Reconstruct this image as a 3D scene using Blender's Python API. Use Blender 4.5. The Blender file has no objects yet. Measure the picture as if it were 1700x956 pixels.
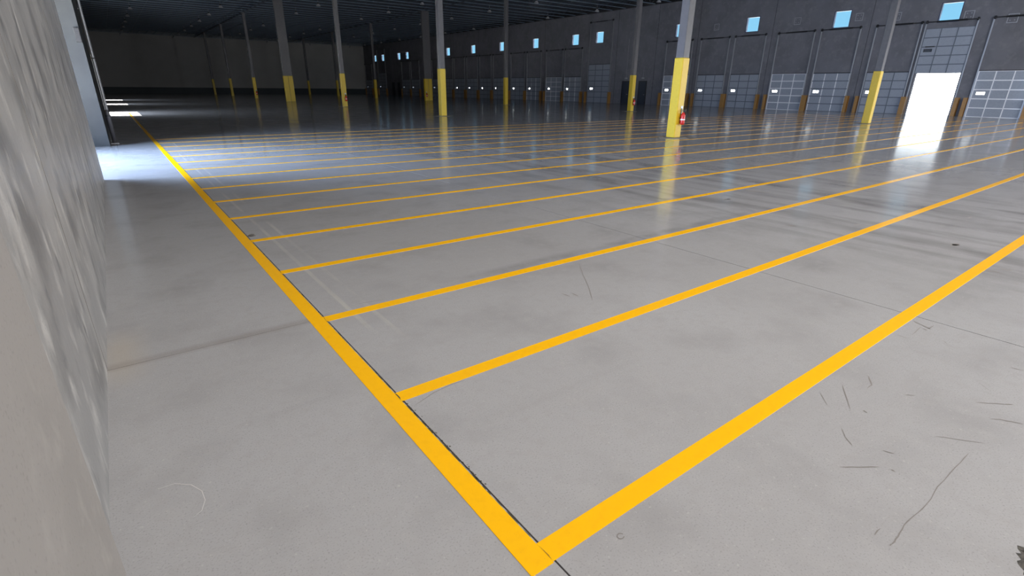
import bpy, bmesh, math, random
from mathutils import Matrix, Vector
random.seed(7)
S = bpy.context.scene
COL = S.collection

# ------------------------------------------------------------------ camera
cam = bpy.data.objects.new('camera', bpy.data.cameras.new('camera'))
COL.objects.link(cam)
Rv = Vector((0.80180056, -0.59751301, 0.00969872))
Uv = Vector((0.21060808, 0.29772815, 0.93112952))
Fv = Vector((0.55924958, 0.74453755, -0.36455967))
m = Matrix((Rv, Uv, -Fv)).transposed().to_4x4()
m.translation = Vector((0, 0, 1.6))
cam.matrix_world = m
cam.data.sensor_width = 36
cam.data.lens = 846.8 / 1700 * 36
cam.data.clip_start = 0.03
cam.data.clip_end = 600
S.camera = cam

# ------------------------------------------------------------------ world, sun, lamps, exposure
S.view_settings.view_transform = 'Standard'
S.view_settings.look = 'None'
S.view_settings.exposure = 0.0
S.view_settings.gamma = 1
S.view_settings.use_curve_mapping = False
S.cycles.use_denoising = True
S.cycles.max_bounces = 8
S.cycles.diffuse_bounces = 4
S.cycles.glossy_bounces = 4
S.cycles.sample_clamp_indirect = 4
S.cycles.caustics_reflective = False
S.cycles.caustics_refractive = False

W = bpy.data.worlds.new('sky'); S.world = W; W.use_nodes = True
wn = W.node_tree; wn.nodes.clear()
wo = wn.nodes.new('ShaderNodeOutputWorld'); wb = wn.nodes.new('ShaderNodeBackground')
tc = wn.nodes.new('ShaderNodeTexCoord'); sx = wn.nodes.new('ShaderNodeSeparateXYZ')
rp = wn.nodes.new('ShaderNodeValToRGB')
wn.links.new(tc.outputs['Generated'], sx.inputs[0]); wn.links.new(sx.outputs['Z'], rp.inputs[0])
wn.links.new(rp.outputs[0], wb.inputs[0]); wn.links.new(wb.outputs[0], wo.inputs[0])
rp.color_ramp.elements[0].position = 0.0; rp.color_ramp.elements[0].color = (1.0, 1.15, 1.3, 1)
rp.color_ramp.elements[1].position = 1.0; rp.color_ramp.elements[1].color = (0.16, 0.36, 0.8, 1)
e = rp.color_ramp.elements.new(0.03); e.color = (0.34, 0.78, 1.08, 1)
wb.inputs[1].default_value = 1.0

def aim(o, d):
    o.rotation_euler = Vector(d).to_track_quat('-Z', 'Y').to_euler()
sun = bpy.data.objects.new('sun', bpy.data.lights.new('sun', 'SUN')); COL.objects.link(sun)
sun.data.energy = 190; sun.data.angle = math.radians(.6); sun.data.color = (1, .97, .92)
aim(sun, (.5, -.15, -.85))

def area(name, loc, d, sx_, sy_, power, color):
    l = bpy.data.lights.new(name, 'AREA'); l.shape = 'RECTANGLE'; l.size = sx_; l.size_y = sy_
    l.energy = power; l.color = color
    o = bpy.data.objects.new(name, l); COL.objects.link(o); o.location = loc; aim(o, d)
    return o
# added fill lights overhead and behind camera, daylight of an unseen open side door
area('overhead_fill_light', (6.4, -3.6, 9.7), (.06, .16, -1), 12.2, 15, 2380, (1, .97, .955))
area('overhead_fill_light', (31, -8.5, 9.7), (.05, .5, -1), 26, 12, 7500, (.97, .98, 1))
area('back_fill_light', (16, -17.5, 2.2), (.1, 1, .0), 26, 3.6, 1300, (.97, .98, 1))
area('daylight_side_door', (49.3, -3.5, 1.7), (-1, .3, 0), 9, 3.0, 5200, (.9, .95, 1))
# daylight that comes in by the openings of the left wall
lb = area('daylight_left_bay', (-2.8, 14.7, 1.75), (1, -.12, -.10), 4.6, 3.2, 2100, (.50, .67, 1))
lb.data.spread = math.radians(125)
area('daylight_left_dock', (-.42, 38.9, 1.4), (1, 0, -.1), 4.6, 2.6, 550, (.75, .84, 1))
area('daylight_left_dock', (-.42, 57.6, 1.4), (1, 0, -.1), 2.6, 2.6, 260, (.8, .87, 1))
area('daylight_left_dock', (-.42, 72.8, 1.4), (1, 0, -.1), 2.6, 2.6, 260, (.8, .87, 1))

# ------------------------------------------------------------------ materials
def mat(name, base, rough=.6, metal=0., noise=None, bump=None, spec=.5, coat=0):
    """noise: list of (scale, colour, low, high, detail, stretch) layers mixed over the base"""
    M = bpy.data.materials.new(name); M.use_nodes = True
    nt = M.node_tree; b = nt.nodes['Principled BSDF']
    b.inputs['Roughness'].default_value = rough; b.inputs['Metallic'].default_value = metal
    b.inputs['Specular IOR Level'].default_value = spec
    b.inputs['Coat Weight'].default_value = coat
    g = nt.nodes.new('ShaderNodeNewGeometry')
    cur = None
    for (sc, colr, lo, hi, det, st) in (noise or []):
        mp = nt.nodes.new('ShaderNodeMapping'); mp.inputs['Scale'].default_value = st
        nt.links.new(g.outputs['Position'], mp.inputs[0])
        n = nt.nodes.new('ShaderNodeTexNoise'); n.inputs['Scale'].default_value = sc; n.inputs['Detail'].default_value = det
        nt.links.new(mp.outputs[0], n.inputs['Vector'])
        r = nt.nodes.new('ShaderNodeMapRange'); r.inputs['From Min'].default_value = lo; r.inputs['From Max'].default_value = hi
        nt.links.new(n.outputs['Fac'], r.inputs['Value'])
        mx = nt.nodes.new('ShaderNodeMix'); mx.data_type = 'RGBA'
        nt.links.new(r.outputs[0], mx.inputs['Factor'])
        if cur is None: mx.inputs['A'].default_value = (*base, 1)
        else: nt.links.new(cur, mx.inputs['A'])
        mx.inputs['B'].default_value = (*colr, 1)
        cur = mx.outputs['Result']
    if cur is None: b.inputs['Base Color'].default_value = (*base, 1)
    else: nt.links.new(cur, b.inputs['Base Color'])
    if bump:
        n = nt.nodes.new('ShaderNodeTexNoise'); n.inputs['Scale'].default_value = bump[0]; n.inputs['Detail'].default_value = 4
        nt.links.new(g.outputs['Position'], n.inputs['Vector'])
        bp = nt.nodes.new('ShaderNodeBump'); bp.inputs['Strength'].default_value = bump[1]; bp.inputs['Distance'].default_value = bump[2]
        nt.links.new(n.outputs['Fac'], bp.inputs['Height']); nt.links.new(bp.outputs[0], b.inputs['Normal'])
    return M
one = (1, 1, 1)

def floor_material():
    M = mat('floor_concrete', (.355, .345, .34), .2,
            noise=[(.35, (.40, .393, .39), .35, .7, 4, one), (1.6, (.31, .30, .296), .5, .75, 6, one),
                   (9, (.38, .368, .36), .5, .8, 5, one), (130, (.25, .24, .235), .56, .8, 2, one), (14, (.335, .322, .312), .5, 1.0, 8, one), (60, (.45, .43, .41), .64, .8, 2, one)],
            bump=(3.0, .05, .02))
    nt = M.node_tree; b = nt.nodes['Principled BSDF']; N = nt.nodes.new; Lk = nt.links.new
    g = N('ShaderNodeNewGeometry'); sep = N('ShaderNodeSeparateXYZ'); Lk(g.outputs['Position'], sep.inputs[0])
    def math_(op, a, c=None, clamp=False):
        n = N('ShaderNodeMath'); n.operation = op; n.use_clamp = clamp
        for i, v in enumerate((a, c)):
            if v is None: continue
            if isinstance(v, (int, float)): n.inputs[i].default_value = v
            else: Lk(v, n.inputs[i])
        return n.outputs[0]
    def band(o, c, h, soft):   # 1 inside c +- h
        d = math_('ABSOLUTE', math_('SUBTRACT', o, c)); return math_('DIVIDE', math_('SUBTRACT', h + soft, d), soft, True)
    def noise(scale, st, lo, hi, det=5):
        mp = N('ShaderNodeMapping'); mp.inputs['Scale'].default_value = st; Lk(g.outputs['Position'], mp.inputs[0])
        n = N('ShaderNodeTexNoise'); n.inputs['Scale'].default_value = scale; n.inputs['Detail'].default_value = det; Lk(mp.outputs[0], n.inputs['Vector'])
        r = N('ShaderNodeMapRange'); r.inputs['From Min'].default_value = lo; r.inputs['From Max'].default_value = hi; Lk(n.outputs['Fac'], r.inputs['Value'])
        return r.outputs[0]
    cur = [b.inputs['Base Color'].links[0].from_socket]
    def over(fac, colr):
        mx = N('ShaderNodeMix'); mx.data_type = 'RGBA'; Lk(fac, mx.inputs['Factor']); Lk(cur[0], mx.inputs['A']); mx.inputs['B'].default_value = (*colr, 1)
        cur[0] = mx.outputs['Result']
    X, Y = sep.outputs['X'], sep.outputs['Y']
    # tyre dirt trodden along the traffic lane, x 5.5 to 12
    lane = math_('MULTIPLY', band(X, 8.6, 1.4, 2.2), noise(1.2, (2.2, .45, 1), .47, .72, 7))
    over(math_('MULTIPLY', lane, .78), (.17, .16, .155))
    lane2 = math_('MULTIPLY', band(X, 9.4, .12, .25), noise(2.0, (1, .5, 1), .42, .6, 5))
    over(math_('MULTIPLY', lane2, .5), (.15, .145, .14))
    lane3 = math_('MULTIPLY', band(X, 7.2, .08, .2), noise(2.3, (1, .4, 1), .42, .6, 5))
    over(math_('MULTIPLY', lane3, .45), (.16, .15, .145))
    over(math_('MULTIPLY', noise(1.4, (.35, 2.2, 1), .6, .8, 6), .2), (.2, .19, .185))
    # grey dust beside the third bay line
    dust = math_('MULTIPLY', band(Y, 3.68, .03, .09), math_('MULTIPLY', band(X, 4.6, 1.6, 1.6), noise(2.5, one, .35, .6)))
    over(math_('MULTIPLY', dust, .55), (.2, .19, .19))
    # ghost of an older line ground off
    gh = math_('MAXIMUM', band(X, 1.16, .012, .012), band(X, 1.30, .012, .012))
    gh = math_('MULTIPLY', gh, math_('MULTIPLY', band(Y, 13, 9.5, 1.5), noise(1.1, (3, .8, 1), .42, .6)))
    over(math_('MULTIPLY', gh, .6), (.5, .47, .42))
    # warm stain at the wall foot and fine scratches
    st = math_('MULTIPLY', band(X, -.27, .02, .16), band(Y, 3.75, .15, .35))
    over(math_('MULTIPLY', st, .5), (.42, .36, .28))
    over(math_('MULTIPLY', math_('MULTIPLY', band(Y, 3.60, .02, .05), band(X, .2, .75, .1)), .35), (.22, .19, .17))
    Lk(cur[0], b.inputs['Base Color'])
    r = noise(1.3, one, .3, .75, 6)
    rr = N('ShaderNodeMapRange'); Lk(r, rr.inputs['Value']); rr.inputs['To Min'].default_value = .11; rr.inputs['To Max'].default_value = .18
    Lk(rr.outputs[0], b.inputs['Roughness'])
    return M
M_floor = floor_material()
M_under = mat('joint_filler', (.05, .046, .042), .9)
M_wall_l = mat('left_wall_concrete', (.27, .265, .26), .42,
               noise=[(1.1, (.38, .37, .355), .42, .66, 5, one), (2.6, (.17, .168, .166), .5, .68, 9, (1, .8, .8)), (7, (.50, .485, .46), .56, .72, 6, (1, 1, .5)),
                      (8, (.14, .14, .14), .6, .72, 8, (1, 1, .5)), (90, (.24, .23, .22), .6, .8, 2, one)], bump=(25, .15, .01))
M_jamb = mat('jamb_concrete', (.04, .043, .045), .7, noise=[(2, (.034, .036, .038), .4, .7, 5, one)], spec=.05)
M_pil = mat('smooth_pilaster_concrete', (.28, .262, .245), .7, noise=[(3, (.245, .23, .215), .45, .75, 6, one), (120, (.22, .205, .19), .58, .8, 2, one), (18, (.31, .29, .27), .55, .8, 4, one)], bump=(60, .1, .004))
M_wall_r = mat('dock_wall_concrete', (.19, .19, .215), .75, noise=[(.7, (.15, .15, .17), .4, .7, 6, one), (3, (.23, .23, .245), .5, .8, 5, one)], bump=(12, .1, .01))
M_wall_f = mat('far_wall_board', (.5, .49, .47), .8, noise=[(.3, (.45, .44, .42), .4, .7, 3, one)])
M_band = mat('dark_base_band', (.05, .065, .075), .6)  # darker strip along the foot of the far wall
M_deck = mat('roof_deck_steel', (.02, .026, .04), .6)
M_chord = mat('joist_chord_highlight', (.22, .30, .40), .5)  # joist grey lightened, bluish highlights put into the chord colour
M_joist = mat('joist_grey_primer', (.05, .065, .09), .5)
M_col = mat('column_grey_paint', (.075, .073, .08), .45, noise=[(6, (.062, .06, .067), .4, .7, 4, one)])
M_yel = mat('sleeve_yellow', (.66, .45, .015), .45, noise=[(14, (.58, .39, .015), .5, .8, 4, one)])
M_ylw2 = mat('guard_orange_yellow', (.42, .22, .06), .45, noise=[(8, (.34, .18, .05), .5, .8, 4, one)])
M_paint = mat('line_paint_yellow', (.97, .495, .004), .22, noise=[(22, (.93, .465, .005), .5, .75, 5, one), (150, (.85, .4, .02), .66, .8, 2, one)])
M_cap = mat('joint_grime', (.05, .045, .03), .9)
M_seal = mat('black_rubber', (.02, .02, .022), .6)
M_dpan = mat('door_panel_steel', (.36, .39, .45), .4, noise=[(10, (.33, .36, .42), .4, .7, 3, one)])
M_drail = mat('door_rail_dull', (.13, .15, .18), .45)
M_drailb = mat('door_rail_glint', (.93, .93, .95), .25, metal=.0)  # glint of the door rails put into their base colour
M_track = mat('track_galvanised', (.42, .43, .45), .4, metal=.4)
M_blue = mat('man_door_dark_blue', (.02, .03, .05), .4)
M_frame = mat('window_frame_blue_black', (.05, .06, .12), .4)
M_red = mat('extinguisher_red', (.55, .02, .015), .25)
M_blk = mat('black_plastic', (.015, .015, .016), .4)
M_white = mat('white_label', (.8, .8, .78), .5)
M_alu = mat('brushed_aluminium', (.6, .6, .6), .3, metal=.9)
M_out = mat('apron_concrete', (.62, .62, .6), .9, noise=[(.4, (.55, .55, .53), .4, .7, 3, one)])
M_bldg = mat('white_far_facade', (.8, .8, .8), .8)
M_scuff = mat('rubber_scuff', (.2, .18, .165), .8)
M_leaf = mat('dry_debris', (.13, .12, .105), .9, noise=[(60, (.06, .055, .05), .4, .6, 3, one)])
M_lamp = mat('lamp_housing_grey', (.4, .4, .42), .4)
M_oldpaint = mat('scratch_pale', (.55, .52, .5), .7)

def glass():
    M = bpy.data.materials.new('clear_glazing'); M.use_nodes = True; nt = M.node_tree; nt.nodes.clear()
    o = nt.nodes.new('ShaderNodeOutputMaterial'); mx = nt.nodes.new('ShaderNodeMixShader'); f = nt.nodes.new('ShaderNodeMapRange'); lw = nt.nodes.new('ShaderNodeLayerWeight'); f.inputs['From Min'].default_value = .55; f.inputs['To Min'].default_value = .04; f.inputs['To Max'].default_value = .5
    t = nt.nodes.new('ShaderNodeBsdfTransparent'); g = nt.nodes.new('ShaderNodeBsdfGlossy'); g.inputs['Roughness'].default_value = .03
    t.inputs[0].default_value = (.93, .96, .97, 1)
    nt.links.new(lw.outputs['Facing'], f.inputs['Value']); nt.links.new(f.outputs[0], mx.inputs[0]); nt.links.new(t.outputs[0], mx.inputs[1]); nt.links.new(g.outputs[0], mx.inputs[2]); nt.links.new(mx.outputs[0], o.inputs[0])
    return M
M_glass = glass()

# ------------------------------------------------------------------ helpers
def box(bm, x0, x1, y0, y1, z0, z1):
    v = [bm.verts.new((x, y, z)) for x in (x0, x1) for y in (y0, y1) for z in (z0, z1)]
    for f in ((0, 1, 3, 2), (4, 6, 7, 5), (0, 4, 5, 1), (2, 3, 7, 6), (0, 2, 6, 4), (1, 5, 7, 3)):
        bm.faces.new([v[i] for i in f])
def tube(bm, a, b, r, n=10, r2=None):
    a, b = Vector(a), Vector(b); d = (b - a).normalized()
    p = d.orthogonal().normalized(); q = d.cross(p); r2 = r if r2 is None else r2
    A = [bm.verts.new(a + (p * math.cos(t) + q * math.sin(t)) * r) for t in [2 * math.pi * i / n for i in range(n)]]
    B = [bm.verts.new(b + (p * math.cos(t) + q * math.sin(t)) * r2) for t in [2 * math.pi * i / n for i in range(n)]]
    for i in range(n): bm.faces.new((A[i], A[(i + 1) % n], B[(i + 1) % n], B[i]))
    bm.faces.new(A[::-1]); bm.faces.new(B)
def lathe(bm, prof, n=16, at=(0, 0, 0)):
    rings = []
    for r, z in prof:
        rings.append([bm.verts.new((at[0] + r * math.cos(2 * math.pi * i / n), at[1] + r * math.sin(2 * math.pi * i / n), at[2] + z)) for i in range(n)])
    for A, B in zip(rings, rings[1:]):
        for i in range(n): bm.faces.new((A[i], A[(i + 1) % n], B[(i + 1) % n], B[i]))
    bm.faces.new(rings[0][::-1]); bm.faces.new(rings[-1])
def mesh(name, fn, M, smooth=False, bevel=0):
    bm = bmesh.new(); fn(bm)
    if bevel: bmesh.ops.bevel(bm, geom=bm.edges[:], offset=bevel, segments=1, affect='EDGES')
    bmesh.ops.recalc_face_normals(bm, faces=bm.faces[:])
    me = bpy.data.meshes.new(name); bm.to_mesh(me); bm.free(); me.materials.append(M)
    if smooth:
        for p in me.polygons: p.use_smooth = True
    return me
def put(name, me, parent=None, loc=(0, 0, 0), rz=0):
    o = bpy.data.objects.new(name, me); COL.objects.link(o); o.location = loc; o.rotation_euler[2] = rz
    if parent: o.parent = parent
    return o
def tag(o, label, cat, group=None, kind=None):
    o['label'] = label; o['category'] = cat
    if group: o['group'] = group
    if kind: o['kind'] = kind
    return o
def empty(name, loc=(0, 0, 0), rz=0):
    o = bpy.data.objects.new(name, None); COL.objects.link(o); o.location = loc; o.rotation_euler[2] = rz; o.empty_display_size = .3
    return o
def dup(o, loc=None, parent=None):
    c = o.copy(); COL.objects.link(c)
    if loc is not None: c.location = loc
    if parent: c.parent = parent
    for ch in list(o.children): dup(ch, None, c)
    return c
def wall(bm, x0, x1, y0, y1, z0, z1, holes):
    """slab along y with rectangular holes (ya, yb, za, zb)"""
    ys = sorted({y0, y1} | {h[0] for h in holes} | {h[1] for h in holes})
    ys = [y for y in ys if y0 <= y <= y1]
    for a, b in zip(ys, ys[1:]):
        c = (a + b) / 2; hs = sorted([(h[2], h[3]) for h in holes if h[0] < c < h[1]]); z = z0
        for za, zb in hs:
            if za > z: box(bm, x0, x1, a, b, z, za)
            z = max(z, zb)
        if z < z1: box(bm, x0, x1, a, b, z, z1)

XR, YF, ZC, ZD = 49.85, 124.4, 10.2, 10.85
YB = -18.5

# ------------------------------------------------------------------ floor: slabs with open joints
fl = tag(empty('floor'), 'polished light grey concrete slab floor with saw-cut joints', 'floor', kind='structure')
put('joint_bed', mesh('joint_bed', lambda bm: box(bm, -3.3, XR + .3, YB - .5, YF + .3, -.3, -.012), M_under), fl)
xs = [-3.3, .956, 4.63, 8.45, 12.26, 16.07, 20.27, 24.47, 28.66, 32.86, 37.1, 41.35, 45.6, XR + .25]
ys = [YB - .4, -4.6, 3.58, 11.84] + [11.84 + 8.332 * i for i in range(1, 14)] + [YF + .25]
g_ = .0036
for i, (xa, xb) in enumerate(zip(xs, xs[1:])):
    for j, (ya, yb) in enumerate(zip(ys, ys[1:])):
        w, h = xb - xa, yb - ya
        me = mesh('slab', lambda bm: box(bm, g_, w - g_, g_, h - g_, -.03, 0), M_floor)
        put('slab', me, fl, (xa, ya, 0))

# thin flat marks on the floor (scuffs and scratches)
def ribbon(bm, pts, w, z=.0012):
    vs = []
    for i, p in enumerate(pts):
        a = Vector(pts[max(0, i - 1)]); b = Vector(pts[min(len(pts) - 1, i + 1)]); d = (b - a).normalized(); n = Vector((-d.y, d.x))
        ww = w * (.25 if i in (0, len(pts) - 1) else random.uniform(.6, 1.2))
        vs.append([bm.verts.new((p[0] + n.x * s * ww, p[1] + n.y * s * ww, z)) for s in (-.5, .5)])
    for A, B in zip(vs, vs[1:]): bm.faces.new((A[0], A[1], B[1], B[0]))
SC = [([(0.987, 2.175), (1.128, 2.225), (1.255, 2.242), (1.341, 2.236)], 0.004), ([(2.942, 0.273), (2.772, 0.282), (2.548, 0.288), (2.383, 0.281), (2.266, 0.292), (2.182, 0.297), (2.097, 0.292), (2.037, 0.291), (2.023, 0.297)], 0.004), ([(2.084, 0.349), (2.031, 0.347)], 0.005), ([(3.104, 0.899), (2.96, 0.817), (2.879, 0.77)], 0.005), ([(2.909, 0.938), (2.813, 0.857)], 0.005), ([(3.342, 0.851), (3.244, 0.797), (3.182, 0.798)], 0.006), ([(2.922, 0.718), (2.91, 0.697)], 0.008), ([(2.651, 0.718), (2.595, 0.681), (2.549, 0.629)], 0.004), ([(2.335, 0.6), (2.407, 0.544), (2.484, 0.491)], 0.005), ([(2.509, 0.451), (2.507, 0.435)], 0.009), ([(3.519, 0.381), (3.58, 0.326), (3.624, 0.283), (3.657, 0.252)], 0.006), ([(3.387, 0.29), (3.43, 0.24), (3.463, 0.176)], 0.008), ([(2.966, 0.412), (3.043, 0.323), (3.1, 0.25)], 0.004), ([(3.281, 0.646), (3.323, 0.605)], 0.005), ([(4.193, 0.37), (4.199, 0.308)], 0.006), ([(2.629, 0.531), (2.649, 0.482)], 0.006), ([(3.735, 0.369), (3.792, 0.433)], 0.003), ([(4.511, 0.981), (4.483, 0.92), (4.444, 0.851)], 0.01), ([(4.427, 0.863), (4.539, 0.86)], 0.008), ([(4.417, 0.889), (4.402, 0.861)], 0.01), ([(4.22, 0.898), (4.444, 0.908)], 0.004), ([(6.527, 1.013), (6.515, 0.953), (6.504, 0.881)], 0.03), ([(6.675, 0.909), (6.661, 0.871), (6.697, 0.839)], 0.02), ([(7.29, 1.463), (7.382, 1.418)], 0.07), ([(7.289, 1.437), (7.44, 1.441)], 0.06), ([(6.601, 2.987), (6.713, 2.922)], 0.03), ([(6.701, 2.988), (6.683, 2.907)], 0.02), ([(7.39, 2.503), (7.505, 2.447)], 0.05), ([(9.107, 1.775), (9.242, 1.736)], 0.03), ([(7.424, 4.397), (7.606, 4.362)], 0.04), ([(4.294, 0.738), (4.263, 0.708)], 0.006), ([(4.132, 0.961), (4.139, 0.884)], 0.004), ([(3.379, 3.404), (3.195, 3.161), (3.015, 2.909), (2.824, 2.669)], 0.005), ([(2.72, 2.924), (2.727, 2.838)], 0.01), ([(2.799, 2.889), (2.788, 2.794)], 0.01), ([(6.539, 4.983), (6.736, 4.977), (6.797, 4.908)], 0.03), ([(6.168, 4.485), (5.854, 4.295), (5.745, 4.261)], 0.006), ([(7.407, 4.384), (7.627, 4.377)], 0.03), ([(7.975, 7.133), (7.864, 6.754)], 0.04), ([(8.747, 7.116), (8.6, 6.382)], 0.03), ([(8.446, 6.051), (8.278, 5.659)], 0.03), ([(8.489, 4.621), (8.646, 4.27)], 0.06), ([(1.234, 3.7), (1.467, 3.655)], 0.006)]
def scuffs(bm):
    for pts, w in SC:
        q = []
        for a, b in zip(pts, pts[1:]):
            n = 3
            for t in range(n): q.append(((a[0] + (b[0] - a[0]) * t / n) + random.gauss(0, w * .3), (a[1] + (b[1] - a[1]) * t / n) + random.gauss(0, w * .3)))
        q.append(pts[-1]); ribbon(bm, q, w)
o = put('scuff_mark', mesh('scuff_mark', scuffs, M_scuff), fl); o['kind'] = 'stuff'
def pale(bm):
    q = [PALE[0]]
    for p in PALE[1:]: q.append(p)
    ribbon(bm, q, .004)
PALE = [(-0.175, 2.257), (-0.114, 2.253), (-0.057, 2.202), (-0.026, 2.136), (-0.022, 2.07), (-0.042, 2.013), (-0.071, 1.996)]
o = put('pale_scratch', mesh('pale_scratch', pale, M_oldpaint), fl); o['label'] = 'pale hooked scratch'
def ring(bm):
    n = 20
    A = [bm.verts.new((1.231 + .016 * math.cos(t), .927 + .014 * math.sin(t), .0012)) for t in [i * .29 for i in range(n)]]
    B = [bm.verts.new((1.231 + .012 * math.cos(t), .927 + .010 * math.sin(t), .0012)) for t in [i * .29 for i in range(n)]]
    for i in range(n - 1): bm.faces.new((A[i], A[i + 1], B[i + 1], B[i]))
put('ring_mark', mesh('ring_mark', ring, M_scuff), fl)
# grime squeezed out along the joint beside the long yellow line
def grime(bm):
    y = 1.0
    while y < 7.5:
        L = random.uniform(.02, .09); w = random.choice([.0015, .002, .003, .005]) * (1.4 if 1.3 < y < 2.3 else .9)
        x = .947 + random.uniform(0, .002)
        v = [bm.verts.new(p) for p in ((x, y, .0027), (x + w, y + L * .3, .0027), (x + w * random.uniform(.4, 1.6), y + L * .7, .0027), (x, y + L, .0027))]
        bm.faces.new(v); y += L * random.uniform(.8, 1.6)
    for k in range(70):
        y = random.uniform(1.45, 2.25); x = .952 + abs(random.gauss(0, .006)); s = random.uniform(.0012, .004)
        v = [bm.verts.new((x + s * math.cos(a) * random.uniform(.5, 1.4), y + s * 1.6 * math.sin(a), .0015)) for a in (0, 1.3, 2.6, 3.9, 5.2)]
        bm.faces.new(v)
o = put('joint_grime', mesh('joint_grime', grime, M_cap), fl); o['kind'] = 'stuff'; o['label'] = 'dark crumbs along the joint'

# ------------------------------------------------------------------ painted lines
def painted(x0, x1, y0, y1):
    me = mesh('paint_line', lambda bm: box(bm, 0, x1 - x0, 0, y1 - y0, 0, .0022), M_paint)
    return me, (x0, y0, 0)
me, lc = painted(.845, .946, .99, 40)
tag(put('painted_line', me, None, lc), 'long yellow line running away parallel to the left wall', 'floor line')
ordn = ['nearest', 'second', 'third', 'fourth', 'fifth', 'sixth', 'seventh', 'eighth', 'ninth', 'tenth', 'eleventh', 'twelfth', 'thirteenth', 'fourteenth',
        'fifteenth', 'sixteenth', 'seventeenth', 'eighteenth', 'nineteenth', 'twentieth', 'twenty-first', 'twenty-second', 'twenty-third', 'twenty-fourth']
for k in range(16):
    y = 1.043 + 1.2553 * k
    me, lc = painted(.9465, 43.0, y - .048, y + .048)
    tag(put('painted_line', me, None, lc), f'{ordn[k]} yellow bay line from the camera crossing the floor', 'floor line', 'parallel yellow bay lines')

# ------------------------------------------------------------------ left side walls
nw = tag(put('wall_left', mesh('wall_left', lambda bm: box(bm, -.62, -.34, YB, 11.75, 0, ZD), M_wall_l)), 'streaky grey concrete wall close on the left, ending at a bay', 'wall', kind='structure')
def wj(bm):
    box(bm, -.341, -.3385, 3.60, 3.606, 0, 3.2); box(bm, -.341, -.3388, 7.90, 7.906, 0, ZD)
o = put('panel_joint', mesh('panel_joint', wj, M_scuff), nw)
tag(put('wall_left', mesh('pilaster', lambda bm: box(bm, -.345, -.19, -1.6, 1.19, 0, ZD), M_pil, bevel=.004)), 'smooth pale concrete pilaster edge at the extreme lower left', 'pilaster', kind='structure')
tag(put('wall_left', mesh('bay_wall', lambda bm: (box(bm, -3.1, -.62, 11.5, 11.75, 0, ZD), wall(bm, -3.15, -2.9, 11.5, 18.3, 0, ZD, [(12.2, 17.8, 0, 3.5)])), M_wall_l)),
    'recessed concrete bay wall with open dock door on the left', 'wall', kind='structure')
hol = [(36.5, 41.3, 0, 3.05), (56.2, 59, 0, 3.05), (71.4, 74.2, 0, 3.05)]
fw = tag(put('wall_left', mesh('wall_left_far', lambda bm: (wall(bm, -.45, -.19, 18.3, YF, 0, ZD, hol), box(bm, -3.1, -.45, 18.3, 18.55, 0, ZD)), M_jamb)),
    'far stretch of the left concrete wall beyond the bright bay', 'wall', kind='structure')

# far and back walls
tag(put('wall_far', mesh('wall_far', lambda bm: box(bm, -.5, XR + .3, YF, YF + .25, 0, ZD), M_wall_f)), 'dim beige-grey far end wall behind the thin columns', 'wall', kind='structure')
tag(put('base_band_far', mesh('base_band_far', lambda bm: box(bm, -.19, XR, YF - .04, YF, 0, 1.12), M_band)), 'dark band along the foot of the far end wall', 'wall base', kind='structure')
tag(put('wall_back', mesh('wall_back', lambda bm: box(bm, -.62, XR + .3, YB - .3, YB, 0, ZD), M_wall_r)), 'concrete end wall behind the camera', 'wall', kind='structure')

# ------------------------------------------------------------------ dock wall with holes
doors = [ # centre y, width, kind, bright rails, raised
 (10.2, 2.95, 'dock', 1, 0), (14.05, 2.95, 'dock', 0, 1), (17.3, 2.95, 'dock', 0, 0), (21.43, 2.95, 'dock', 2, 0), (25.05, 3.1, 'dock', 1, 0),
 (29.3, 3.0, 'dock', 0, 0), (33.0, 3.1, 'dock', 0, 0), (37.2, 3.2, 'dock', 1, 0), (48.73, 3.7, 'tall', 0, 0), (53.45, 3.15, 'dock', 2, 0), (57.2, 3.3, 'dock', 1, 0),
 (61.6, 3.1, 'dock', 2, 0), (65.4, 3.3, 'dock', 0, 0), (70.2, 3.0, 'dock', 0, 0), (74.0, 3.2, 'dock', 0, 0), (77.95, 3.2, 'dock', 0, 0), (82.0, 3.3, 'dock', 0, 0),
 (85.95, 3.2, 'dock', 0, 0), (90.0, 3.5, 'dock', 0, 0), (98.7, 3.4, 'dock', 0, 0), (102.9, 3.5, 'dock', 0, 0), (114.7, 4.0, 'tall', 0, 0), (122.2, 3.6, 'dock', 0, 0)]
wins = [(117.94, 7.45), (113.75, 7.45), (105.72, 7.45), (101.95, 7.45), (85.76, 7.45), (77.6, 7.47), (69.52, 7.48), (61.42, 7.48), (53.34, 7.45), (49.03, 7.48), (37.3, 7.42), (29.35, 7.36), (21.58, 7.14), (14.31, 7.0)]
mans = [44.25, 41.7, 109.2, 106.6]
holes = []
for yc, w, kd, br, up in doors: holes.append((yc - w / 2 + .12, yc + w / 2 - .12, 0, (4.45 if kd == 'tall' else 2.95)))
for y, z in wins: holes.append((y - .64, y + .64, z - .63, z + .63))
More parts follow.
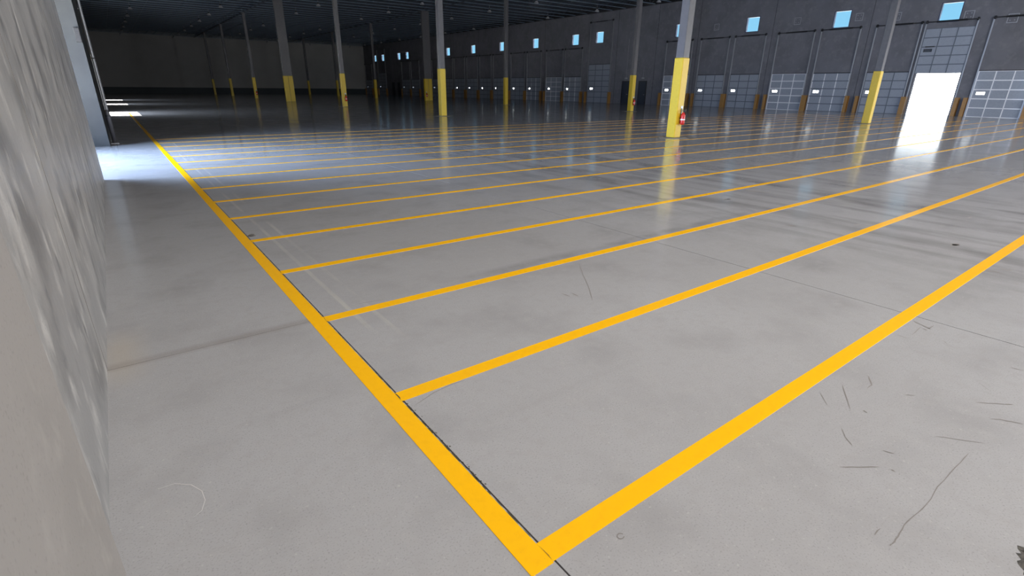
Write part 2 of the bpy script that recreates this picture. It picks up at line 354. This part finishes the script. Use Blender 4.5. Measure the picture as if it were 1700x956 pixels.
# holes of windows above doors share y ranges: split the wall in two storeys
low = [h for h in holes if h[2] == 0]; high = [h for h in holes if h[2] > 0]
dw = tag(put('wall_right', mesh('wall_right', lambda bm: (wall(bm, XR, XR + .25, YB, YF, 0, 5.2, low), wall(bm, XR, XR + .25, YB, YF, 5.2, ZD, high)), M_wall_r)),
         'dark grey concrete dock wall with a long row of overhead doors', 'wall', kind='structure')
def ledger(bm): box(bm, XR - .14, XR, YB, YF, ZC - .02, ZC + .12); box(bm, XR - .02, XR, YB, YF, ZC + .12, ZD)
tag(put('trim_right', mesh('trim_right', ledger, M_seal)), 'dark ledger angle along the top of the dock wall', 'trim', kind='structure')
def reveals(bm):
    for y in [6.9, 19.35, 27.3, 35.1, 40.3, 46.1, 59.4, 67.8, 75.9, 84.0, 94.6, 110.8]:
        box(bm, XR - .012, XR, y - .012, y + .012, 0, ZC)
put('panel_joint', mesh('panel_joint', reveals, M_seal), dw)

# overhead doors -----------------------------------------------------------
cache = {}
def get(key, fn, M, **kw):
    if key not in cache: cache[key] = mesh(key[0], fn, M, **kw)
    return cache[key]
def build_door(n, yc, w, kd, bright, up, label):
    d = tag(empty(f'door_{n}', (XR, yc, 0)), label, 'door', 'overhead dock doors', 'structure')
    H = 4.45 if kd == 'tall' else 3.05; rows = 7 if kd == 'tall' else 5; rh = H / rows; cols = 3
    top = 9.2 if kd == 'tall' else 6.42
    dz = 2.93 if up else 0
    cw = w / cols
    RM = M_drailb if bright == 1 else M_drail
    for r in range(rows):
        lite = (r == rows - 3 if kd == 'dock' else r == 2)
        def frame(bm):
            box(bm, -.10, -.04, -w / 2, w / 2, 0, .032); box(bm, -.10, -.04, -w / 2, w / 2, rh - .034, rh)
            if bright != 2:
                for c in range(cols + 1):
                    y = -w / 2 + c * cw; y = min(max(y, -w / 2 + .03), w / 2 - .03)
                    box(bm, -.105, -.04, y - .03, y + .03, .032, rh - .036)
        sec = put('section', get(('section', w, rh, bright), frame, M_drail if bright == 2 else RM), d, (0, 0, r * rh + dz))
        if bright == 2:
            def stl(bm):
                for c in range(cols + 1):
                    y = -w / 2 + c * cw; y = min(max(y, -w / 2 + .03), w / 2 - .03)
                    box(bm, -.105, -.04, y - .03, y + .03, .032, rh - .036)
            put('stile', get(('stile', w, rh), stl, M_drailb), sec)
        for c in range(cols):
            ya = -w / 2 + c * cw; yb = ya + cw
            if c == cols - 1 and lite:
                l0, l1, z0, z1 = ya + cw * .27, ya + cw * .76, rh * .45, rh * .74
                def pl(bm): box(bm, -.085, -.045, ya + .004, l0, .01, rh - .01); box(bm, -.085, -.045, l1, yb - .004, .01, rh - .01); box(bm, -.085, -.045, l0, l1, .01, z0); box(bm, -.085, -.045, l0, l1, z1, rh - .01)
                put('panel', get(('panel', w, rh, 'lite'), pl, M_dpan), sec)
                def fr(bm): box(bm, -.1, -.04, l0 - .02, l0, z0 - .02, z1 + .02); box(bm, -.1, -.04, l1, l1 + .02, z0 - .02, z1 + .02); box(bm, -.1, -.04, l0, l1, z0 - .02, z0); box(bm, -.1, -.04, l0, l1, z1, z1 + .02)
                put('vision_frame', get(('vision_frame', w, rh), fr, M_blk), sec)
                put('vision_pane', get(('vision_pane', w, rh), lambda bm: box(bm, -.068, -.062, l0, l1, z0, z1), M_glass), sec)
            else:
                put('panel', get(('panel', w, rh, c), lambda bm: box(bm, -.085, -.045, ya + .004, yb - .004, .01, rh - .01), M_dpan), sec)
    for s in (-1, 1):
        put('track', get(('track', w, top, s), lambda bm: (box(bm, -.13, 0, s * (w / 2 + .03) - .015, s * (w / 2 + .03) + .015, 0, top), box(bm, -.13, -.1, s * (w / 2 + .03) - .04, s * (w / 2 + .03) + .04, 0, top)), M_track), d)
        def guard(bm):
            y = s * (w / 2 + .2)
            box(bm, -.34, -.04, y - .02, y + .02, 0, 1.28); box(bm, -.36, -.34, y - .12, y + .12, 0, 1.28); box(bm, -.05, 0, y - .12, y + .12, 0, 1.28)
        put('track_guard', get(('track_guard', w, s), guard, M_ylw2), d)
    def sh(bm):
        tube(bm, (-.14, -w / 2 - .1, top), (-.14, w / 2 + .1, top), .03, 8)
        for y in (-w / 2, w / 2): tube(bm, (-.14, y - .05, top), (-.14, y + .05, top), .11, 12)
        tube(bm, (-.14, -.9, top), (-.14, .9, top), .055, 8)
    put('shaft', get(('shaft', w, top), sh, M_blk), d)
    put('header_seal', get(('header_seal', w, H), lambda bm: box(bm, -.04, 0, -w / 2 - .05, w / 2 + .05, H - .02, H + .05), M_seal), d)
    if up:
        put('handle', mesh('handle', lambda bm: box(bm, -.13, -.1, .62, 1.2, 4.72, 4.80), M_blk), d)
    return d
dl = ['grey overhead door at the right edge, right of the open doorway', 'raised overhead door above the brilliantly lit open doorway',
      'closed grey overhead door just left of the open doorway, behind a column', 'closed overhead door, second to the left of the open doorway',
      'closed overhead door with bright rails, third left of the open doorway', 'closed dull overhead door, fourth left of the open doorway',
      'closed dull overhead door, fifth left of the open doorway', 'overhead door with bright rails half hidden by the nearest column',
      'tall drive-in overhead door left of the two dark man doors', 'overhead door with glinting rails next left of the tall drive-in door',
      'overhead door with bright glinting rails, second left of the tall drive-in door', 'overhead door third left of the tall drive-in door',
      'overhead door fourth left of the tall drive-in door', 'overhead door fifth left of the tall drive-in door', 'overhead door sixth left of the tall drive-in door',
      'overhead door seventh left of the tall drive-in door', 'overhead door eighth left of the tall drive-in door', 'overhead door ninth left of the tall drive-in door',
      'overhead door tenth left of the tall door, beside the wide yellow column', 'far overhead door right of the far drive-in door, nearer one',
      'far overhead door next to the far pair of dark man doors', 'far tall drive-in door near the far corner', 'last overhead door in the far corner of the dock wall']
for n, (dd, lb) in enumerate(zip(doors, dl)): build_door(n + 1, *dd, lb)

# man doors
for i, y in enumerate(mans):
    z = 2.45
    d = tag(empty(f'door_{24 + i}', (XR, y, 0)), ['dark blue man door next right of the tall drive-in door', 'dark blue man door just right of the slim yellow column', 'far dark man door, left one of the pair', 'far dark man door, right one of the pair'][i], 'door', 'dark man doors', 'structure')
    put('leaf', mesh('leaf', lambda bm: box(bm, -.05, 0, -.5, .5, 0, z), M_blue, bevel=.004), d)
    put('door_frame', mesh('door_frame', lambda bm: (box(bm, -.07, 0, -.58, -.5, 0, z + .08), box(bm, -.07, 0, .5, .58, 0, z + .08), box(bm, -.07, 0, -.5, .5, z, z + .08)), M_blk), d)
    put('door_handle', mesh('door_handle', lambda bm: (tube(bm, (-.05, -.4, 1.05), (-.11, -.4, 1.05), .015), tube(bm, (-.11, -.4, 1.05), (-.11, -.27, 1.05), .012)), M_alu), d)
    if i < 2:
        s = tag(empty('emergency_light', (XR - .02, y, z + .38)), ['small unlit box lamp above the left dark man door', 'small unlit box lamp above the dark man door by the slim column'][i], 'emergency light', 'box lamps above the man doors')
        put('housing', mesh('housing', lambda bm: box(bm, -.09, 0, -.17, .17, -.07, .07), M_lamp, bevel=.01), s)
        put('conduit', mesh('conduit', lambda bm: tube(bm, (-.03, 0, .07), (-.03, 0, 4.2 - i * 3), .014, 8), M_track), s)

# windows
wl = ['leftmost of the small high windows, in the far corner', 'second small high window from the far corner', 'third small high window from the far corner', 'fourth small high window from the far corner',
      'small high window just right of the tall yellow column top', 'second small high window right of the tall yellow column', 'small high window left of the column at the tenth door',
      'small high window two to the left of the tall drive-in door', 'small high window next left of the drive-in door bay', 'small high window within the tall drive-in door bay',
      'small high window half hidden by the nearest column', 'small high window next right of the nearest column', 'large-looking high window left of the dark column', 'rightmost high window above the open doorway']
for i, (y, z) in enumerate(wins):
    w_ = tag(empty(f'window_{i + 1}', (XR, y, z)), wl[i], 'window', 'small square clerestory windows', 'structure')
    put('window_frame', get(('window_frame',), lambda bm: (box(bm, -.02, .22, -.66, -.60, -.65, .65), box(bm, -.02, .22, .60, .66, -.65, .65), box(bm, -.02, .22, -.6, .6, -.65, -.59), box(bm, -.02, .22, -.6, .6, .59, .65)), M_frame), w_)
    put('pane', get(('pane',), lambda bm: box(bm, .16, .168, -.6, .6, -.59, .59), M_glass), w_)

# wall plates
for i, (y, z) in enumerate([(33.11, 7.42), (25.21, 7.3), (20.3, 7.2), (17.65, 7.0), (13.2, 6.7), (10.77, 6.3)]):
    p = tag(empty('wall_plate', (XR, y, z)), ['small square frame on the wall above the fifth door left of the doorway', 'small square frame above the bright-railed door', 'small square frame right of the large high window',
        'small square frame just right of the dark column', 'small square frame right of the rightmost high window', 'small square frame nearest the right picture edge'][i], 'wall plate', 'square frames high on the dock wall')
    put('rim', get(('rim',), lambda bm: (box(bm, -.02, 0, -.28, .28, .24, .28), box(bm, -.02, 0, -.28, .28, -.28, -.24), box(bm, -.02, 0, -.28, -.24, -.24, .24), box(bm, -.02, 0, .24, .28, -.24, .24)), M_track), p)
    for a in (-.12, .12):
        for b in (-.12, .12): put('bolt', get(('bolt',), lambda bm: tube(bm, (-.03, 0, 0), (0, 0, 0), .03, 8), M_track), p, (0, a, b))

# ------------------------------------------------------------------ ceiling
ce = tag(empty('ceiling'), 'dark corrugated steel roof deck on open web joists', 'ceiling', kind='structure')
def deck(bm):
    box(bm, -3.2, XR + .3, YB - .4, YF + .3, ZD, ZD + .1)
put('deck', mesh('deck', deck, M_deck), ce)
def ribs(bm):
    y = YB
    while y < YF: box(bm, -.3, XR, y, y + .12, ZD - .04, ZD); y += .6
o = put('deck_rib', mesh('deck_rib', ribs, M_joist), ce); o['kind'] = 'stuff'
def joist(bm):
    x0, x1 = -.2, XR - .05; zb, zt = ZC + .02, ZD - .06
    box(bm, x0, x1, -.06, .06, zt - .04, zt)
    n = 78; dx = (x1 - x0) / n
    for i in range(n):
        a = (x0 + i * dx, 0, zb + .03 if i % 2 else zt - .03); b = (x0 + (i + 1) * dx, 0, zt - .03 if i % 2 else zb + .03)
        tube(bm, a, b, .016, 4)
jm = mesh('joist', joist, M_joist)
cm = mesh('bottom_chord', lambda bm: (box(bm, -.2, XR - .05, -.09, -.015, ZC + .02, ZC + .06), box(bm, -.2, XR - .05, .015, .09, ZC + .02, ZC + .06)), M_chord)
y = 11.84 - 2.083 * 14
while y < YF:
    j = put('joist', jm, ce, (0, y, 0)); put('bottom_chord', cm, j); y += 2.083
def girder(bm):
    box(bm, -.1, .1, YB, YF, ZC - .05, ZC - .01); box(bm, -.1, .1, YB, YF, ZD - .1, ZD - .06)
    y = YB; k = 0
    while y < YF - 1.05:
        tube(bm, (0, y, ZC - .03 if k % 2 else ZD - .08), (0, y + 1.0, ZD - .08 if k % 2 else ZC - .03), .035, 4); y += 1.0; k += 1
gm = mesh('girder', girder, M_joist)
for x in (16.07, 32.86): put('girder', gm, ce, (x, 0, 0))
pm = mesh('sprinkler_pipe', lambda bm: tube(bm, (0, YB, ZC + .2), (0, YF, ZC + .2), .03, 6), M_joist)
for x in (2.5, 6, 9.5, 13, 19, 22.5, 26, 29.5, 35.5, 39, 42.5, 46): put('sprinkler_pipe', pm, ce, (x, 0, 0))

# high bay lamps, switched off
hb = None
rowname = ['row nearest the left wall', 'second row from the left wall', 'third row from the left wall', 'fourth row from the left wall', 'fifth row from the left wall', 'row nearest the dock wall']
for r, x in enumerate([4.3, 12.2, 20.2, 28.2, 36.6, 45.2]):
    for k in range(4, 15):
        loc = (x, 3.5 + 8.332 * k, 9.55)
        if hb is None:
            hb = empty('high_bay_lamp', loc)
            put('reflector', mesh('reflector', lambda bm: lathe(bm, [(.23, 0), (.21, .06), (.10, .2), (.09, .22)], 14), M_lamp, smooth=True), hb)
            put('driver', mesh('driver', lambda bm: lathe(bm, [(.08, .22), (.08, .34), (.03, .36)], 10), M_blk), hb)
            put('hanger', mesh('hanger', lambda bm: tube(bm, (0, 0, .34), (0, 0, .75), .012, 6), M_track), hb)
            h = hb
        else: h = dup(hb, loc)
        tag(h, 'unlit round high bay lamp under the dark ceiling, ' + rowname[r], 'lamp', 'high bay lamps, ' + rowname[r])

# ------------------------------------------------------------------ columns
pos = ['nearest', 'second', 'third', 'fourth', 'fifth', 'sixth', 'seventh']
for row, cx in enumerate((16.07, 32.86)):
    for k in range(7):
        cy = 11.838 + 16.664 * k
        wide = k == 3
        hx = (.46 if wide else .17); hy = .17
        if wide and row == 1: hx = .50
        c = empty('steel_column', (cx, cy, 0))
        rn = 'row nearer the left wall' if row == 0 else 'row nearer the dock doors'
        tag(c, f'{"extra wide twin" if wide else "square grey"} column with yellow foot sleeve, {pos[k]} from the camera in the {rn}', 'column', 'building columns')
        put('shaft', mesh('shaft', lambda bm: (box(bm, -hx + .012, hx - .012, -hy + .012, hy - .012, 0, ZC - .05)), M_col, bevel=.012), c)
        zt = {0: 2.62, 1: 2.62}.get(k, 2.6)
        def slv(bm):
            if wide:
                box(bm, -hx - .01, -.012, -hy - .01, hy + .01, .01, zt); box(bm, .012, hx + .01, -hy - .01, hy + .01, .01, zt)
            else: box(bm, -hx - .01, hx + .01, -hy - .01, hy + .01, .01, zt)
        put('sleeve', mesh('sleeve', slv, M_yel, bevel=.02), c)
        put('base_plate', mesh('base_plate', lambda bm: box(bm, -hx - .06, hx + .06, -hy - .06, hy + .06, 0, .015), M_col), c)
        put('cap_plate', mesh('cap_plate', lambda bm: box(bm, -hx - .1, hx + .1, -hy - .1, hy + .1, ZC - .07, ZC - .05), M_joist), c)
        if k == 0 and row == 0:
            put('conduit', mesh('conduit', lambda bm: tube(bm, (hx + .05, -.05, .9), (hx + .05, -.05, 2.9), .018, 8), M_track), c)
        # diamond isolation joint in the floor round the column foot
        if not wide:
            s = .72
            def dia(bm):
                v = [bm.verts.new((a * s, b * s, z)) for z in (.0, .0018) for a, b in ((1, 0), (0, 1), (-1, 0), (0, -1))]
                bm.faces.new(v[4:]); 
                for i in range(4): bm.faces.new((v[i], v[(i + 1) % 4], v[4 + (i + 1) % 4], v[4 + i]))
            pd = put('column_pad', mesh('column_pad', dia, M_pil), fl, (cx, cy, 0))

# fire extinguishers on the camera side of some columns
def extinguisher(x, y, label):
    f = tag(empty('fire_extinguisher', (x, y, 0)), label, 'fire extinguisher', 'extinguishers on the columns')
    put('cylinder', get(('cylinder',), lambda bm: lathe(bm, [(.06, .46), (.075, .48), (.078, .52), (.078, .76), (.06, .82), (.03, .85), (.028, .87)], 18), M_red, smooth=True), f)
    put('label_plate', get(('label_plate',), lambda bm: lathe(bm, [(.0795, .61), (.0795, .65)], 18), M_white), f)
    put('valve', get(('valve',), lambda bm: (tube(bm, (0, 0, .86), (0, 0, .92), .02, 8), box(bm, -.015, .015, -.08, .05, .92, .94), box(bm, -.012, .012, -.09, .03, .955, .97)), M_blk), f)
    def hose(bm):
        pts = [(.0, -.02, .9), (.08, -.04, .88), (.11, -.05, .78), (.11, -.05, .62), (.10, -.05, .55)]
        for a, b in zip(pts, pts[1:]): tube(bm, a, b, .012, 8)
    put('hose', get(('hose',), hose, M_blk), f)
    put('bracket', get(('bracket',), lambda bm: (box(bm, -.03, .03, .078, .092, .5, 1.0), box(bm, -.085, .085, .07, .085, .66, .69)), M_blk), f)
    put('sign', get(('sign',), lambda bm: box(bm, -.06, .06, .086, .09, .98, 1.08), M_track), f)
for row, k, lb in [(0, 0, 'red fire extinguisher on the nearest column'), (0, 2, 'small fire extinguisher on the third column of the row nearer the left wall'),
                   (0, 4, 'tiny fire extinguisher on the fifth column nearer the left wall'), (1, 1, 'fire extinguisher on the slim column between the dark man doors'), (1, 3, 'fire extinguisher on the wide column nearer the dock doors')]:
    hx = {(1, 3): .5}.get((row, k), .17)
    extinguisher((16.07, 32.86)[row] + (.06 if hx < .2 else -.36), 11.838 + 16.664 * k - .17 - .105, lb)

# ------------------------------------------------------------------ things along the left wall
b = tag(empty('bollard', (-.07, 19.15, 0)), 'short pale bollard against the left wall beyond the bright bay', 'bollard')
put('post', mesh('post', lambda bm: lathe(bm, [(.055, 0), (.055, .86), (.045, .9), (.02, .92)], 14), M_col, smooth=True), b)
put('collar', mesh('collar', lambda bm: lathe(bm, [(.062, .74), (.062, .78)], 14), M_blk), b)
put('foot', mesh('foot', lambda bm: box(bm, -.09, .09, -.09, .09, 0, .012), M_track), b)
for i, (y, r) in enumerate([(27.0, .05), (30.0, .05)]):
    p = tag(empty('downpipe', (-.085, y, 0)), ['nearer thin pale pipe running up the left wall', 'farther thin pale pipe running up the left wall'][i], 'pipe', 'pipes on the left wall')
    put('pipe', mesh('pipe', lambda bm: tube(bm, (0, 0, .0), (0, 0, ZC), r, 10), M_track, smooth=False), p)
    put('clamp', mesh('clamp', lambda bm: [box(bm, -.095, .06, -.07, .07, z, z + .04) for z in (.5, 2.5, 4.5, 6.5, 8.5)], M_blk), p)
h = tag(empty('wall_horn', (-.24, 18.3, 2.76)), 'small dark box fixed high on the jamb by the left wall edge', 'wall box')
put('body', mesh('body', lambda bm: box(bm, -.07, .05, -.1, 0, -.17, .17), M_blk, bevel=.01), h)
put('grille', mesh('grille', lambda bm: [box(bm, -.05, .03, -.108, -.1, z, z + .02) for z in (-.1, -.05, 0, .05, .1)], M_seal), h)

# ------------------------------------------------------------------ small litter
def lump(seed, r, hgt, n=26, spike=.35):
    def fn(bm):
        rr = random.Random(seed); c = bm.verts.new((0, 0, hgt))
        A, B = [], []
        for i in range(n):
            t = 2 * math.pi * i / n; q = r * (1 + rr.uniform(-spike, spike))
            A.append(bm.verts.new((q * math.cos(t), q * math.sin(t), 0))); q *= .6
            B.append(bm.verts.new((q * math.cos(t), q * math.sin(t), hgt * rr.uniform(.4, 1))))
        for i in range(n):
            j = (i + 1) % n; bm.faces.new((A[i], A[j], B[j], B[i])); bm.faces.new((B[i], B[j], c))
        bm.faces.new(A[::-1])
    return fn
tag(put('stone_chip', mesh('stone_chip', lump(3, .042, .02, 12, .2), M_leaf), None, (1.005, 6.30, 0)), 'small dark grey chip beside the long yellow line', 'stone')
d = tag(empty('debris_clump', (2.37, -.105, 0)), 'dark ragged clump with a red fleck at the lower right corner', 'debris')
put('clump', mesh('clump', lump(11, .105, .02, 44, .16), M_leaf), d)
put('red_fleck', mesh('red_fleck', lump(5, .008, .03, 8, .2), M_red), d, (-.02, .055, 0))

# ------------------------------------------------------------------ outside
tag(put('ground', mesh('ground', lambda bm: (box(bm, XR + .5, 300, -150, 300, -.4, -.2), box(bm, -150, -3.35, -150, 300, -.4, -.05)), M_out)), 'sunlit concrete yard outside the dock doors', 'ground', kind='structure')
bd = tag(empty('warehouse', (118, 60, -.2)), 'white low warehouse across the yard, seen through the doors', 'building')
put('facade', mesh('facade', lambda bm: box(bm, 0, 20, -160, 150, 0, 7), M_bldg), bd)
put('roof_edge', mesh('roof_edge', lambda bm: box(bm, -.3, 20.3, -160.3, 150.3, 7, 7.3), M_col), bd)
